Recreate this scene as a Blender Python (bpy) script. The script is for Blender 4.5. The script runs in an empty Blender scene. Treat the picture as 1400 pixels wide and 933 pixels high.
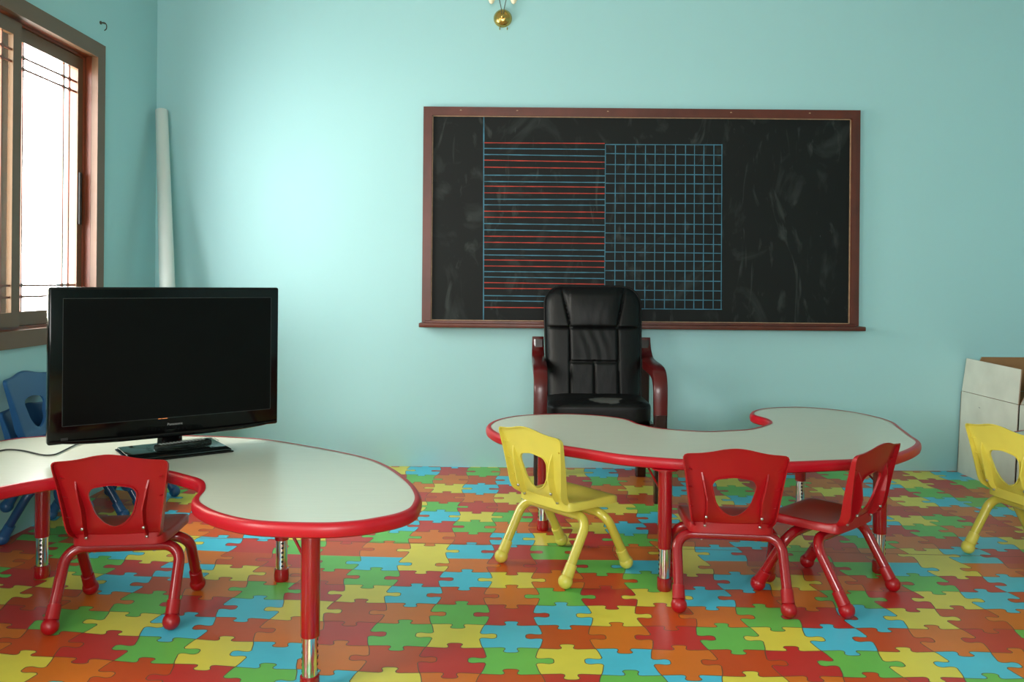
import bpy, bmesh, math, random
from mathutils import Vector, Matrix
random.seed(7)
S = bpy.context.scene
COL = S.collection
PI = math.pi
R = math.radians

# ------------------------------------------------------------------ materials
def lin(c):
    return tuple(((v/255)/12.92 if v/255 <= .04045 else ((v/255+.055)/1.055)**2.4) for v in c) + (1.0,)

def mat(name, rgb, rough=.5, metal=0.0, spec=.5, var=.06, vscale=6, bump=0.0, bscale=60, stretch=(1, 1, 1), coat=0.0):
    m = bpy.data.materials.new(name); m.use_nodes = True
    nt = m.node_tree; N = nt.nodes; L = nt.links
    b = N['Principled BSDF']
    b.inputs['Roughness'].default_value = rough
    b.inputs['Metallic'].default_value = metal
    b.inputs['Specular IOR Level'].default_value = spec
    b.inputs['Coat Weight'].default_value = coat
    b.inputs['Coat Roughness'].default_value = .08
    tc = N.new('ShaderNodeTexCoord'); mp = N.new('ShaderNodeMapping'); mp.inputs['Scale'].default_value = stretch
    L.new(tc.outputs['Object'], mp.inputs['Vector'])
    nz = N.new('ShaderNodeTexNoise'); nz.inputs['Scale'].default_value = vscale; nz.inputs['Detail'].default_value = 4
    L.new(mp.outputs['Vector'], nz.inputs['Vector'])
    rp = N.new('ShaderNodeValToRGB')
    c = lin(rgb)
    rp.color_ramp.elements[0].color = tuple(v*(1-var) for v in c[:3]) + (1,)
    rp.color_ramp.elements[1].color = tuple(min(1, v*(1+var)) for v in c[:3]) + (1,)
    rp.color_ramp.elements[0].position = .3; rp.color_ramp.elements[1].position = .7
    L.new(nz.outputs['Fac'], rp.inputs['Fac']); L.new(rp.outputs['Color'], b.inputs['Base Color'])
    if bump:
        n2 = N.new('ShaderNodeTexNoise'); n2.inputs['Scale'].default_value = bscale; n2.inputs['Detail'].default_value = 3
        L.new(mp.outputs['Vector'], n2.inputs['Vector'])
        bp = N.new('ShaderNodeBump'); bp.inputs['Strength'].default_value = bump; bp.inputs['Distance'].default_value = .01
        L.new(n2.outputs['Fac'], bp.inputs['Height']); L.new(bp.outputs['Normal'], b.inputs['Normal'])
    return m

def clear(name, tint=(1, 1, 1, 1), gloss=.08, rough=.02):
    m = bpy.data.materials.new(name); m.use_nodes = True
    nt = m.node_tree; N = nt.nodes; L = nt.links
    N.remove(N['Principled BSDF'])
    t = N.new('ShaderNodeBsdfTransparent'); t.inputs['Color'].default_value = tint
    g = N.new('ShaderNodeBsdfGlossy'); g.inputs['Roughness'].default_value = rough
    mx = N.new('ShaderNodeMixShader')
    lw = N.new('ShaderNodeLayerWeight'); lw.inputs['Blend'].default_value = .5
    pw = N.new('ShaderNodeMath'); pw.operation = 'POWER'; pw.inputs[1].default_value = 5; L.new(lw.outputs['Facing'], pw.inputs[0])
    ad = N.new('ShaderNodeMath'); ad.operation = 'MULTIPLY_ADD'; ad.inputs[1].default_value = .9 if rough < .1 else .35; ad.inputs[2].default_value = gloss*.5; ad.use_clamp = True
    L.new(pw.outputs[0], ad.inputs[0]); L.new(ad.outputs[0], mx.inputs['Fac'])
    L.new(t.outputs[0], mx.inputs[1]); L.new(g.outputs[0], mx.inputs[2])
    L.new(mx.outputs[0], N['Material Output'].inputs['Surface'])
    return m

M = {}
M['wall'] = mat('aqua_paint', (162, 207, 211), .55, var=.012, vscale=1.5, bump=.03, bscale=140, spec=.3)
M['ceiling'] = mat('ceiling_paint', (176, 182, 176), .8, var=.02)
M['plain_floor'] = mat('floor_underlay', (150, 120, 80), .6)
FLC = dict(R=(196, 52, 46), D=(200, 78, 28), O=(216, 116, 36), Y=(226, 212, 78), G=(108, 190, 84), B=(76, 196, 226))
for k, c in FLC.items():
    M['fl'+k] = mat('vinyl_'+k.lower(), c, .36, var=.035, vscale=9, spec=.45, bump=.015, bscale=18)
M['groove'] = mat('vinyl_print_line', (96, 84, 62), .4, var=.05)
M['seam'] = mat('vinyl_seam', (150, 60, 40), .5)
M['chair_red'] = mat('red_plastic', (158, 11, 21), .34, var=.03, vscale=12, spec=.5, bump=.03, bscale=260)
M['tube_red'] = mat('red_enamel', (148, 10, 22), .22, var=.03, spec=.6, coat=.3)
M['chair_yellow'] = mat('yellow_plastic', (216, 202, 86), .34, var=.03, vscale=12, bump=.03, bscale=260)
M['tube_yellow'] = mat('yellow_enamel', (206, 192, 74), .22, var=.03, spec=.6, coat=.3)
M['chair_blue'] = mat('blue_plastic', (33, 82, 130), .38, var=.03, vscale=12, bump=.03, bscale=260)
M['tube_blue'] = mat('blue_enamel', (26, 66, 112), .28, var=.03, spec=.6, coat=.2)
M['band'] = mat('red_edge_band', (180, 10, 30), .36, var=.03, spec=.5)
M['laminate'] = mat('grey_laminate', (205, 208, 194), .3, var=.03, vscale=3.0, stretch=(2.5, 60, 1), spec=.5)
M['chrome'] = mat('chrome', (215, 215, 215), .12, metal=1.0, var=.02)
M['steel'] = mat('steel_rivet', (190, 190, 188), .3, metal=1.0, var=.05)
M['dark'] = mat('dark_hole', (14, 14, 14), .6)
M['wood_red'] = mat('mahogany', (80, 9, 9), .3, var=.3, vscale=8, stretch=(1, 1, .25), coat=.1)
M['wood_dark'] = mat('dark_mahogany', (36, 12, 11), .28, var=.3, vscale=8, stretch=(1, 1, .25), coat=.3)
M['wood_board'] = mat('stained_board_wood', (86, 36, 22), .38, var=.22, vscale=10, stretch=(1, 1, .6), bump=.05, bscale=70)
M['wood_worn'] = mat('worn_inner_edge', (160, 128, 100), .6, var=.25, vscale=30)
M['chalk_red'] = mat('red_paint_line', (164, 48, 34), .7, var=.22, vscale=25)
M['chalk_blue'] = mat('blue_paint_line', (58, 112, 134), .7, var=.22, vscale=25)
M['win'] = mat('brown_window_metal', (104, 74, 50), .42, var=.05, spec=.5)
M['win_in'] = mat('brown_window_inner', (112, 48, 16), .35, var=.08, spec=.6)
M['rubber'] = mat('black_gasket', (20, 18, 17), .6)
M['glass'] = clear('window_glass')
M['glass2'] = clear('tinted_glass', (.80, .78, .70, 1))
M['film'] = clear('clear_plastic_film', (.97, .98, .98, 1), .07, .22)
M['tv'] = mat('gloss_black_plastic', (7, 7, 7), .12, var=.02, spec=.28)
M['screen'] = mat('tv_screen', (7, 7, 7), .3, var=.01, spec=.12)
M['tvline'] = mat('screen_border', (40, 42, 42), .35)
M['glassbase'] = mat('gloss_stand', (14, 18, 18), .06, var=.02, spec=.8)
M['button'] = mat('remote_button', (150, 150, 148), .5)
M['cable'] = mat('black_cable', (22, 22, 22), .5)
M['brass'] = mat('brass', (205, 168, 96), .22, metal=1.0, var=.12, vscale=40, bump=.15, bscale=60)
M['shade'] = mat('cream_glass_shade', (244, 226, 196), .3, var=.05)
M['wire'] = mat('dark_wire', (70, 62, 50), .4)
M['card_white'] = mat('white_card', (212, 213, 202), .7, var=.13, vscale=4, bump=.05, bscale=14)
M['card_brown'] = mat('brown_card', (150, 112, 74), .75, var=.06, vscale=12)
M['card_cut'] = mat('card_cut_edge', (176, 150, 130), .8)
M['ink'] = mat('pencil_mark', (90, 96, 100), .8)
M['paper'] = mat('white_paper_roll', (200, 210, 206), .5, var=.02)
M['out'] = mat('outside_ground', (180, 178, 170), .9)

def leather():
    m = mat('black_leather', (8, 8, 9), .48, var=.15, vscale=8, bump=.16, bscale=26, stretch=(1.6, 1, .5), spec=.26)
    return m
M['leather'] = leather()
def leather_worn():
    m = mat('worn_black_leather', (11, 11, 12), .48, var=.15, vscale=8, bump=.2, bscale=26, spec=.26)
    nt = m.node_tree; N = nt.nodes; L = nt.links; b = N['Principled BSDF']
    old = b.inputs['Base Color'].links[0].from_socket
    tc = N['Texture Coordinate']
    sp = N.new('ShaderNodeSeparateXYZ'); L.new(tc.outputs['Object'], sp.inputs[0])
    def mth(op, a, v=None, c=None):
        n = N.new('ShaderNodeMath'); n.operation = op
        for i, q in enumerate((a, v, c)):
            if q is None: continue
            if isinstance(q, (int, float)): n.inputs[i].default_value = q
            else: L.new(q, n.inputs[i])
        return n.outputs[0]
    ex = mth('POWER', mth('MULTIPLY', mth('SUBTRACT', sp.outputs[0], .04), 1/.125), 2)
    ey = mth('POWER', mth('MULTIPLY', mth('ADD', sp.outputs[1], .21), 1/.075), 2)
    fall = mth('SUBTRACT', 1.15, mth('ADD', ex, ey))
    nz = N.new('ShaderNodeTexNoise'); nz.inputs['Scale'].default_value = 16; nz.inputs['Detail'].default_value = 2
    L.new(tc.outputs['Object'], nz.inputs['Vector'])
    k = mth('MULTIPLY', fall, nz.outputs['Fac'])
    rp = N.new('ShaderNodeValToRGB'); rp.color_ramp.elements[0].position = .30; rp.color_ramp.elements[1].position = .34
    L.new(k, rp.inputs['Fac'])
    mx = N.new('ShaderNodeMix'); mx.data_type = 'RGBA'
    L.new(rp.outputs['Color'], mx.inputs['Factor']); L.new(old, mx.inputs[6]); mx.inputs[7].default_value = lin((82, 82, 80))
    L.new(mx.outputs[2], b.inputs['Base Color'])
    return m
M['leather_worn'] = leather_worn()

def board_mat():
    m = mat('blackboard_slate', (15, 18, 18), .6, var=.1, vscale=2, spec=.22)
    nt = m.node_tree; N = nt.nodes; L = nt.links; b = N['Principled BSDF']
    old = b.inputs['Base Color'].links[0].from_socket
    tc = N['Texture Coordinate']
    cur = old
    for sc, st, dist, lo, hi, col in ((2.2, (1.0, 1, .8), 4.0, .56, .78, (46, 51, 50)), (3.4, (1.7, 1, .55), 3.0, .60, .80, (62, 68, 66)), (22, (1, 1, .35), 1.2, .70, .80, (60, 66, 64))):
        mp = N.new('ShaderNodeMapping'); mp.inputs['Scale'].default_value = st; mp.inputs['Location'].default_value = (sc, 0, sc*2)
        L.new(tc.outputs['Object'], mp.inputs['Vector'])
        nz = N.new('ShaderNodeTexNoise'); nz.inputs['Scale'].default_value = sc; nz.inputs['Detail'].default_value = 5; nz.inputs['Distortion'].default_value = dist
        L.new(mp.outputs['Vector'], nz.inputs['Vector'])
        rp = N.new('ShaderNodeValToRGB'); rp.color_ramp.elements[0].position = lo; rp.color_ramp.elements[1].position = hi
        L.new(nz.outputs['Fac'], rp.inputs['Fac'])
        mx = N.new('ShaderNodeMix'); mx.data_type = 'RGBA'
        ml = N.new('ShaderNodeMath'); ml.operation = 'MULTIPLY'; ml.inputs[1].default_value = .95
        L.new(rp.outputs['Color'], ml.inputs[0]); L.new(ml.outputs[0], mx.inputs['Factor'])
        L.new(cur, mx.inputs[6]); mx.inputs[7].default_value = lin(col)
        cur = mx.outputs[2]
    L.new(cur, b.inputs['Base Color'])
    return m
M['board'] = board_mat()

def emit(name, rgb, s):
    m = bpy.data.materials.new(name); m.use_nodes = True
    b = m.node_tree.nodes['Principled BSDF']
    b.inputs['Base Color'].default_value = lin(rgb); b.inputs['Emission Color'].default_value = lin(rgb); b.inputs['Emission Strength'].default_value = s
    return m
M['led'] = emit('orange_power_light', (255, 150, 80), .45)

# ------------------------------------------------------------------ helpers
def link(name, me, parent=None, loc=None):
    o = bpy.data.objects.new(name, me); COL.objects.link(o)
    if parent is not None: o.parent = parent
    if loc: o.location = loc
    return o

class MB:
    """collects vertices and faces of ONE mesh object"""
    def __init__(s): s.v = []; s.f = []; s.m = []; s.sm = []
    def add(s, vs, fs, mi=0, smooth=True):
        k = len(s.v); s.v += [tuple(p) for p in vs]
        for f in fs: s.f.append(tuple(i+k for i in f)); s.m.append(mi); s.sm.append(smooth)
    def box(s, a, b, mi=0, bev=0.0, seg=2):
        x0, y0, z0 = a; x1, y1, z1 = b
        bm = bmesh.new(); bmesh.ops.create_cube(bm, size=1)
        for v in bm.verts:
            v.co = Vector(((x0+x1)/2+v.co.x*(x1-x0), (y0+y1)/2+v.co.y*(y1-y0), (z0+z1)/2+v.co.z*(z1-z0)))
        if bev: bmesh.ops.bevel(bm, geom=bm.edges[:], offset=bev, segments=seg, profile=.5, affect='EDGES')
        s.bm(bm, mi, bool(bev))
    def bm(s, bm, mi=0, smooth=True, mtx=None):
        bm.verts.index_update()
        vs = [(mtx @ v.co if mtx else v.co.copy()) for v in bm.verts]
        s.add(vs, [[v.index for v in f.verts] for f in bm.faces], mi, smooth); bm.free()
    def tube(s, pts, r, n=14, mi=0, caps=True, rx=None):
        pts = [Vector(p) for p in pts]; rs = r if isinstance(r, (list, tuple)) else [r]*len(pts)
        t = (pts[1]-pts[0]).normalized()
        up = Vector((0, 0, 1)) if abs(t.z) < .9 else Vector((0, 1, 0))
        u = (up - t*up.dot(t)).normalized(); vs = []
        for i, p in enumerate(pts):
            if i == 0: t = pts[1]-pts[0]
            elif i == len(pts)-1: t = pts[-1]-pts[-2]
            else: t = (pts[i+1]-p).normalized()+(p-pts[i-1]).normalized()
            t = t.normalized(); u = (u-t*u.dot(t)).normalized(); w = t.cross(u)
            for j in range(n):
                a = 2*PI*j/n; vs.append(p+(u*math.cos(a)+w*math.sin(a))*rs[i])
        fs = []
        for i in range(len(pts)-1):
            for j in range(n):
                fs.append((i*n+j, i*n+(j+1) % n, (i+1)*n+(j+1) % n, (i+1)*n+j))
        if caps: fs.append(tuple(range(n))[::-1]); fs.append(tuple((len(pts)-1)*n+j for j in range(n)))
        s.add(vs, fs, mi)
    def sweep(s, path, prof, mi=0, normal=Vector((1, 0, 0)), smooth=False):
        """profile (a along normal, b across) swept along a planar path"""
        path = [Vector(p) for p in path]; n = len(prof); vs = []
        for i, p in enumerate(path):
            t = (path[min(i+1, len(path)-1)]-path[max(i-1, 0)]).normalized(); w = t.cross(normal)
            pr = prof[i] if isinstance(prof[0][0], (tuple, list)) else prof
            for a, b in pr: vs.append(p+normal*a+w*b)
        n = len(prof[0]) if isinstance(prof[0][0], (tuple, list)) else n
        fs = [(i*n+j, i*n+(j+1) % n, (i+1)*n+(j+1) % n, (i+1)*n+j) for i in range(len(path)-1) for j in range(n)]
        fs.append(tuple(range(n))[::-1]); fs.append(tuple((len(path)-1)*n+j for j in range(n)))
        s.add(vs, fs, mi, smooth)
    def lathe(s, prof, n=24, mi=0, mtx=None):
        """prof list of (r, z) from bottom to top"""
        vs = []; fs = []
        for r, z in prof:
            for j in range(n):
                a = 2*PI*j/n; p = Vector((max(r, 1e-5)*math.cos(a), max(r, 1e-5)*math.sin(a), z)); vs.append(mtx @ p if mtx else p)
        for i in range(len(prof)-1):
            for j in range(n): fs.append((i*n+j, i*n+(j+1) % n, (i+1)*n+(j+1) % n, (i+1)*n+j))
        fs.append(tuple(range(n))[::-1]); fs.append(tuple((len(prof)-1)*n+j for j in range(n)))
        s.add(vs, fs, mi)
    def build(s, name, mats, parent=None, loc=None, recalc=True, auto=35):
        me = bpy.data.meshes.new(name); me.from_pydata(s.v, [], s.f)
        for m in (mats if isinstance(mats, (list, tuple)) else [mats]): me.materials.append(m)
        me.polygons.foreach_set('material_index', s.m); me.polygons.foreach_set('use_smooth', s.sm)
        me.update()
        if recalc:
            b = bmesh.new(); b.from_mesh(me); bmesh.ops.recalc_face_normals(b, faces=b.faces[:])
            if auto:
                lim = R(auto)
                for e in b.edges:
                    if len(e.link_faces) == 2 and e.calc_face_angle(0) > lim: e.smooth = False
            b.to_mesh(me); b.free()
        return link(name, me, parent, loc)

def cat(P, k=8, closed=True):
    n = len(P); P = [Vector(p) for p in P]; out = []
    rng = range(n) if closed else range(n-1)
    for i in rng:
        if closed: a, b, c, d = P[i-1], P[i], P[(i+1) % n], P[(i+2) % n]
        else: a, b, c, d = P[max(i-1, 0)], P[i], P[i+1], P[min(i+2, n-1)]
        for j in range(k):
            t = j/k
            out.append(.5*((2*b)+(-a+c)*t+(2*a-5*b+4*c-d)*t*t+(-a+3*b-3*c+d)*t**3))
    if not closed: out.append(P[-1])
    return out

def fillet(P, r, k=8):
    P = [Vector(p) for p in P]; out = [P[0]]
    for i in range(1, len(P)-1):
        a = (P[i-1]-P[i]).normalized(); b = (P[i+1]-P[i]).normalized()
        ang = a.angle(b); d = r/math.tan(ang/2)
        p0 = P[i]+a*d; p1 = P[i]+b*d
        c = P[i]+(a+b).normalized()*(r/math.sin(ang/2))
        u = p0-c; w = p1-c; tot = u.angle(w)
        for j in range(k+1):
            t = j/k; out.append(c+(u*math.sin((1-t)*tot)+w*math.sin(t*tot))/math.sin(tot))
    out.append(P[-1]); return out

def tag(o, label, catg, group=None):
    o['label'] = label; o['category'] = catg
    if group: o['group'] = group
    return o
def thing(name, label, catg, loc=(0, 0, 0), rz=0.0, group=None):
    o = bpy.data.objects.new(name, None); COL.objects.link(o); o.empty_display_size = .1
    o.location = loc; o.rotation_euler = (0, 0, rz)
    return tag(o, label, catg, group)
def structure(o):
    o['kind'] = 'structure'; return o

# ------------------------------------------------------------------ camera
cam = bpy.data.cameras.new('camera'); co = bpy.data.objects.new('camera', cam); COL.objects.link(co)
cam.sensor_width = 36; cam.lens = 1130*36/1400
cam.shift_x = -4/1400; cam.shift_y = -82.5/1400
cam.clip_start = .05
HC = 1.1
# level camera looking along +Y with a half-degree roll
co.matrix_world = Matrix.Translation((0, 0, HC)) @ Matrix.Rotation(R(90), 4, 'X') @ Matrix.Rotation(R(.5), 4, 'Z')
S.camera = co

# ------------------------------------------------------------------ room shell
XL, XR, YB, YF, ZC = -2.12, 3.7, 4.87, -2.6, 3.05
T = .2
def wall_with_holes(name, axis_pos, u0, u1, holes, outward):
    """wall in the plane x = axis_pos spanning u (y) and z, with rectangular openings"""
    us = sorted({u0, u1} | {h[0] for h in holes} | {h[1] for h in holes}); zs = sorted({0, ZC} | {h[2] for h in holes} | {h[3] for h in holes})
    m = MB()
    for i in range(len(us)-1):
        for j in range(len(zs)-1):
            cu, cz = (us[i]+us[i+1])/2, (zs[j]+zs[j+1])/2
            if any(h[0] < cu < h[1] and h[2] < cz < h[3] for h in holes): continue
            a, b = axis_pos, axis_pos+outward*T
            m.box((min(a, b), us[i], zs[j]), (max(a, b), us[i+1], zs[j+1]))
    o = m.build(name, M['wall']); return structure(o)
W1 = (2.74, 4.185, .84, 2.235)      # window seen in the photograph
W2 = (-.35, 1.25, .83, 2.27)      # second window of the same wall, beside the camera
wall_with_holes('wall_left', XL, YF, YB+T, [W1, W2], -1)
m = MB(); m.box((XL, YB, 0), (XR, YB+T, ZC)); structure(m.build('wall_back', M['wall']))
m = MB(); m.box((XR, YF, 0), (XR+T, YB+T, ZC)); structure(m.build('wall_right', M['wall']))
m = MB()
FW = (-1.2, .9, .9, 2.25)  # opening of the unseen window added to brighten the room
for a, b in (((XL-T, YF-T, 0), (FW[0], YF, ZC)), ((FW[1], YF-T, 0), (XR+T, YF, ZC)), ((FW[0], YF-T, 0), (FW[1], YF, FW[2])), ((FW[0], YF-T, FW[3]), (FW[1], YF, ZC))):
    m.box(a, b)
structure(m.build('wall_front', M['wall']))
m = MB(); m.box((XL-T, YF-T, ZC), (XR+T, YB+T, ZC+.15)); structure(m.build('ceiling', M['ceiling']))

# ---- floor: printed puzzle vinyl, every piece cut as a face of the one floor mesh
PX0, PW = -.255, .1688
NEAR = [3.262, 3.113, 2.957, 2.80, 2.637, 2.472, 2.309]
while NEAR[-1] > YF: NEAR.append(NEAR[-1]-.163)
FAR = [3.262, 3.436, 3.602, 3.763, 3.922, 4.088, 4.265, 4.452, 4.650, 4.850, 5.03]
NP = ['ODRGBY', 'BYODGR', 'DOGRYB', 'GRBYDO', 'YBDORG', 'RGYBOD']
FP = ['BRGDOY', 'DBYRGO', 'GODYBR', 'YGRODB', 'RDOBYG', 'OYBGRD']
def knob(bw, L):
    h = [(-.5*bw-.006, 0), (-.43*bw, .10*L), (-.40*bw, .38*L), (-.50*bw, .72*L), (-.34*bw, .96*L), (0, L)]
    P = h+[(-a, b) for a, b in h[-2::-1]]
    return [(p.x, p.y) for p in cat([Vector((a, b)) for a, b in P], 3, False)]
KV = knob(.036, .052)      # sideways tabs
KH = knob(.046, .034)      # tabs towards and away from the wall
def seg(p, q, bulge, tab, kn):
    """edge from p to q; bulge and tab measured along its left normal"""
    p = Vector(p); q = Vector(q); d = q-p; Ln = d.length; d /= Ln; nrm = Vector((-d.y, d.x)); out = []
    k0 = Ln/2+(kn[0][0] if tab else 0)
    def base(t): return bulge*math.sin(PI*t)**.8 if 0 < t < 1 else 0
    n = 5
    if not tab:
        for i in range(9): t = i/8; out.append(p+d*Ln*t+nrm*base(t))
        return out
    for i in range(n): t = i/n*k0/Ln; out.append(p+d*Ln*t+nrm*base(t))
    bm_ = base(.5)
    for u, v in kn: out.append(p+d*(Ln/2+u)+nrm*(bm_+v*tab))
    for i in range(1, n+1): t = 1-(1-i/n)*k0/Ln; out.append(p+d*Ln*t+nrm*base(t))
    return out
fl = MB(); KEYS = 'RDOYGB'
def ribbon(P, w, z, mi):
    P = [Vector((p.x, p.y)) for p in P]; vs = []
    for i, p in enumerate(P):
        t = (P[min(i+1, len(P)-1)]-P[max(i-1, 0)]).normalized(); nn = Vector((-t.y, t.x))*w/2
        vs += [(p.x-nn.x, p.y-nn.y, z), (p.x+nn.x, p.y+nn.y, z)]
    fl.add(vs, [(2*i, 2*i+2, 2*i+3, 2*i+1) for i in range(len(P)-1)], mi, False)
CMIN, CMAX = -12, 24
for rows, pats, far in ((NEAR, NP, False), (FAR, FP, True)):
    nr = len(rows)-1
    def typ1(r, c): return ((r + (1 if far else 0) + c) % 2) == 0
    def vedge(r, c):     # boundary at the left side of cell c, from rows[r] to rows[r+1]
        x = PX0+c*PW; a, b = (x, rows[r]), (x, rows[r+1])
        down = rows[r+1] < rows[r]
        s = -1 if typ1(r, c) else 1          # direction of tab in +x
        k = 1 if down else -1                # left normal of a downward edge is +x
        return seg(a, b, -s*k*.0125, s*k, KV)
    def hedge(j, c):     # boundary at rows[j] from column c to c+1
        x = PX0+c*PW; a, b = (x, rows[j]), (x+PW, rows[j])
        if j == 0 or j == nr: return seg(a, b, 0, 0, KH)
        # cell j (beyond this line in row order) type 2 pushes its tab back over the line
        t2 = not typ1(j, c)
        s = 1 if (t2 != far) else -1         # tab in +y ?
        return seg(a, b, -s*.004, s, KH)
    for r in range(nr):
        for c in range(CMIN, CMAX):
            l = vedge(r, c); rt = vedge(r, c+1); tp = hedge(r, c); bt = hedge(r+1, c)
            loop = l[:-1]+bt[:-1]+rt[::-1][:-1]+tp[::-1][:-1]
            if far: loop = loop[::-1]
            key = pats[r % 6][c % 6]
            fl.add([(p.x, p.y, 0) for p in loop], [tuple(range(len(loop)))], KEYS.index(key), False)
            if rows[r] > 1.0:
                ribbon(l, .0026, .0004, 6)
                if r > 0: ribbon(tp, .0026, .0004, 6)
fl.add([(-2.4, 3.2605, .0005), (3.9, 3.2605, .0005), (3.9, 3.2645, .0005), (-2.4, 3.2645, .0005)], [(0, 1, 2, 3)], 7, False)
fl.v = [((x*(1+.035*-x), y+.05*x*x, z) if x < 0 else (x, y, z)) for x, y, z in fl.v]   # pattern warped on the window side to follow lens distortion
fo = structure(fl.build('floor', [M['fl'+k] for k in KEYS]+[M['groove'], M['seam']], recalc=False))
for p in fo.data.polygons:
    pass
b = bmesh.new(); b.from_mesh(fo.data)
bmesh.ops.recalc_face_normals(b, faces=b.faces[:])
for f in b.faces:
    if f.normal.z < 0: f.normal_flip()
b.to_mesh(fo.data); b.free()

# ---- window_1 (and its unseen twin)
def window(name, y0, y1, z0, z1, detail=True):
    root = bpy.data.objects.new(name, None); COL.objects.link(root); structure(root)
    X = XL
    cs, pr = .075, .018
    m = MB()                                   # flat casing on the wall
    for a, b in (((X-.014, y0+.035, z1-.03), (X+pr, y1-.035, z1+.045)), ((X-.014, y0+.035, z0-.045), (X+pr, y1-.035, z0+.03)),
                 ((X-.014, y1-.035, z0-.045), (X+pr, y1+.04, z1+.045)), ((X-.014, y0-.04, z0-.045), (X+pr, y0+.035, z1+.045))):
        m.box(a, b)
    m.build('casing', M['win'], root)
    m = MB()                                   # inner jamb with stepped tracks
    i0, i1, k0, k1 = y0+.035, y1-.035, z0+.03, z1-.03
    for st, (xa, xb) in enumerate(((X-.042, X-.015), (X-.072, X-.042), (X-.12, X-.072))):
        d = .012*st
        m.box((xa, i0-.05, k1-d), (xb, i1+.05, k1+.05)); m.box((xa, i0-.05, k0-.05), (xb, i1+.05, k0+d))
        m.box((xa, i1-d, k0+d), (xb, i1+.05, k1-d)); m.box((xa, i0-.05, k0+d), (xb, i0+d, k1-d))
    m.build('jamb', M['win_in'], root)
    ym = (y0+y1)/2+.075
    def sash(nm, a, b, xo, sw, glass):
        s = MB(); xa, xb = xo-.022, xo
        s.box((xa, a+sw, k1-.075), (xb, b-sw, k1-.014)); s.box((xa, a+sw, k0+.014), (xb, b-sw, k0+.075))
        s.box((xa, a, k0+.014), (xb, a+sw, k1-.014)); s.box((xa, b-sw, k0+.014), (xb, b, k1-.014))
        so = s.build(nm, M['win'], root)
        g = MB(); g.box((xo-.013, a+sw-.004, k0+.07), (xo-.009, b-sw+.004, k1-.07)); g.build('glass_pane', glass, so)
        q = MB(); za, zb, ya, yb = k0+.075, k1-.075, a+sw, b-sw
        for d in (.065, .115):
            for z in (za+d, zb-d): q.box((xo-.012, ya, z-.0045), (xo-.006, yb, z+.0045), 0)
            for y in (ya+d, yb-d): q.box((xo-.0115, y-.0045, za), (xo-.0065, y+.0045, zb), 0)
        for d in (.065, .115):
            for d2 in (.065, .115):
                for z in (za+d2, zb-d2):
                    for y in (ya+d, yb-d): q.box((xo-.0125, y-.009, z-.009), (xo-.0055, y+.009, z+.009), 0)
        q.build('glazing_bar', M['win_in'], so)
        return so
    s1 = sash('sash', ym-.05, i1-.012, X-.052, .045, M['glass'])
    s2 = sash('sash', i0+.012, ym+.035, X-.020, .06, M['glass2'])
    l = MB(); l.box((X-.054, i1-.050, 1.36), (X-.040, i1-.030, 1.62), 0, .003, 1); l.build('latch', M['rubber'], s1)
    return root
window('window_1', *W1)
window('window_2', *W2)
# fill_window added unseen in the wall behind the camera for fill light
root = bpy.data.objects.new('fill_window', None); COL.objects.link(root); structure(root)
m = MB()
for a, b in (((FW[0], YF-.12, FW[3]-.06), (FW[1], YF+.01, FW[3])), ((FW[0], YF-.12, FW[2]), (FW[1], YF+.01, FW[2]+.06)), ((FW[0], YF-.12, FW[2]), (FW[0]+.06, YF+.01, FW[3])),
             ((FW[1]-.06, YF-.12, FW[2]), (FW[1], YF+.01, FW[3])), ((-.19, YF-.10, FW[2]), (-.11, YF-.02, FW[3]))): m.box(a, b)
m.build('window_frame', M['win'], root)
m = MB(); m.box((FW[0]+.05, YF-.07, FW[2]+.05), (FW[1]-.05, YF-.065, FW[3]-.05)); m.build('glass_pane', M['glass'], root)

# ------------------------------------------------------------------ daylight
w = bpy.data.worlds.new('overcast'); S.world = w; w.use_nodes = True
bg = w.node_tree.nodes['Background']; bg.inputs['Color'].default_value = (1.0, .985, .96, 1); bg.inputs['Strength'].default_value = 15.0
def portal(name, loc, rot, sx, sy):
    d = bpy.data.lights.new(name, 'AREA'); d.shape = 'RECTANGLE'; d.size = sx; d.size_y = sy; d.cycles.is_portal = True
    o = bpy.data.objects.new(name, d); COL.objects.link(o); o.location = loc; o.rotation_euler = rot
portal('window_daylight', (XL-.16, (W1[0]+W1[1])/2, (W1[2]+W1[3])/2), (0, R(-90), 0), W1[3]-W1[2], W1[1]-W1[0])
portal('window_daylight', (XL-.16, (W2[0]+W2[1])/2, (W2[2]+W2[3])/2), (0, R(-90), 0), W2[3]-W2[2], W2[1]-W2[0])
portal('window_daylight', ((FW[0]+FW[1])/2, YF-.16, (FW[2]+FW[3])/2), (R(90), 0, 0), FW[1]-FW[0], FW[3]-FW[2])  # portal of the added window behind the camera

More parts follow.
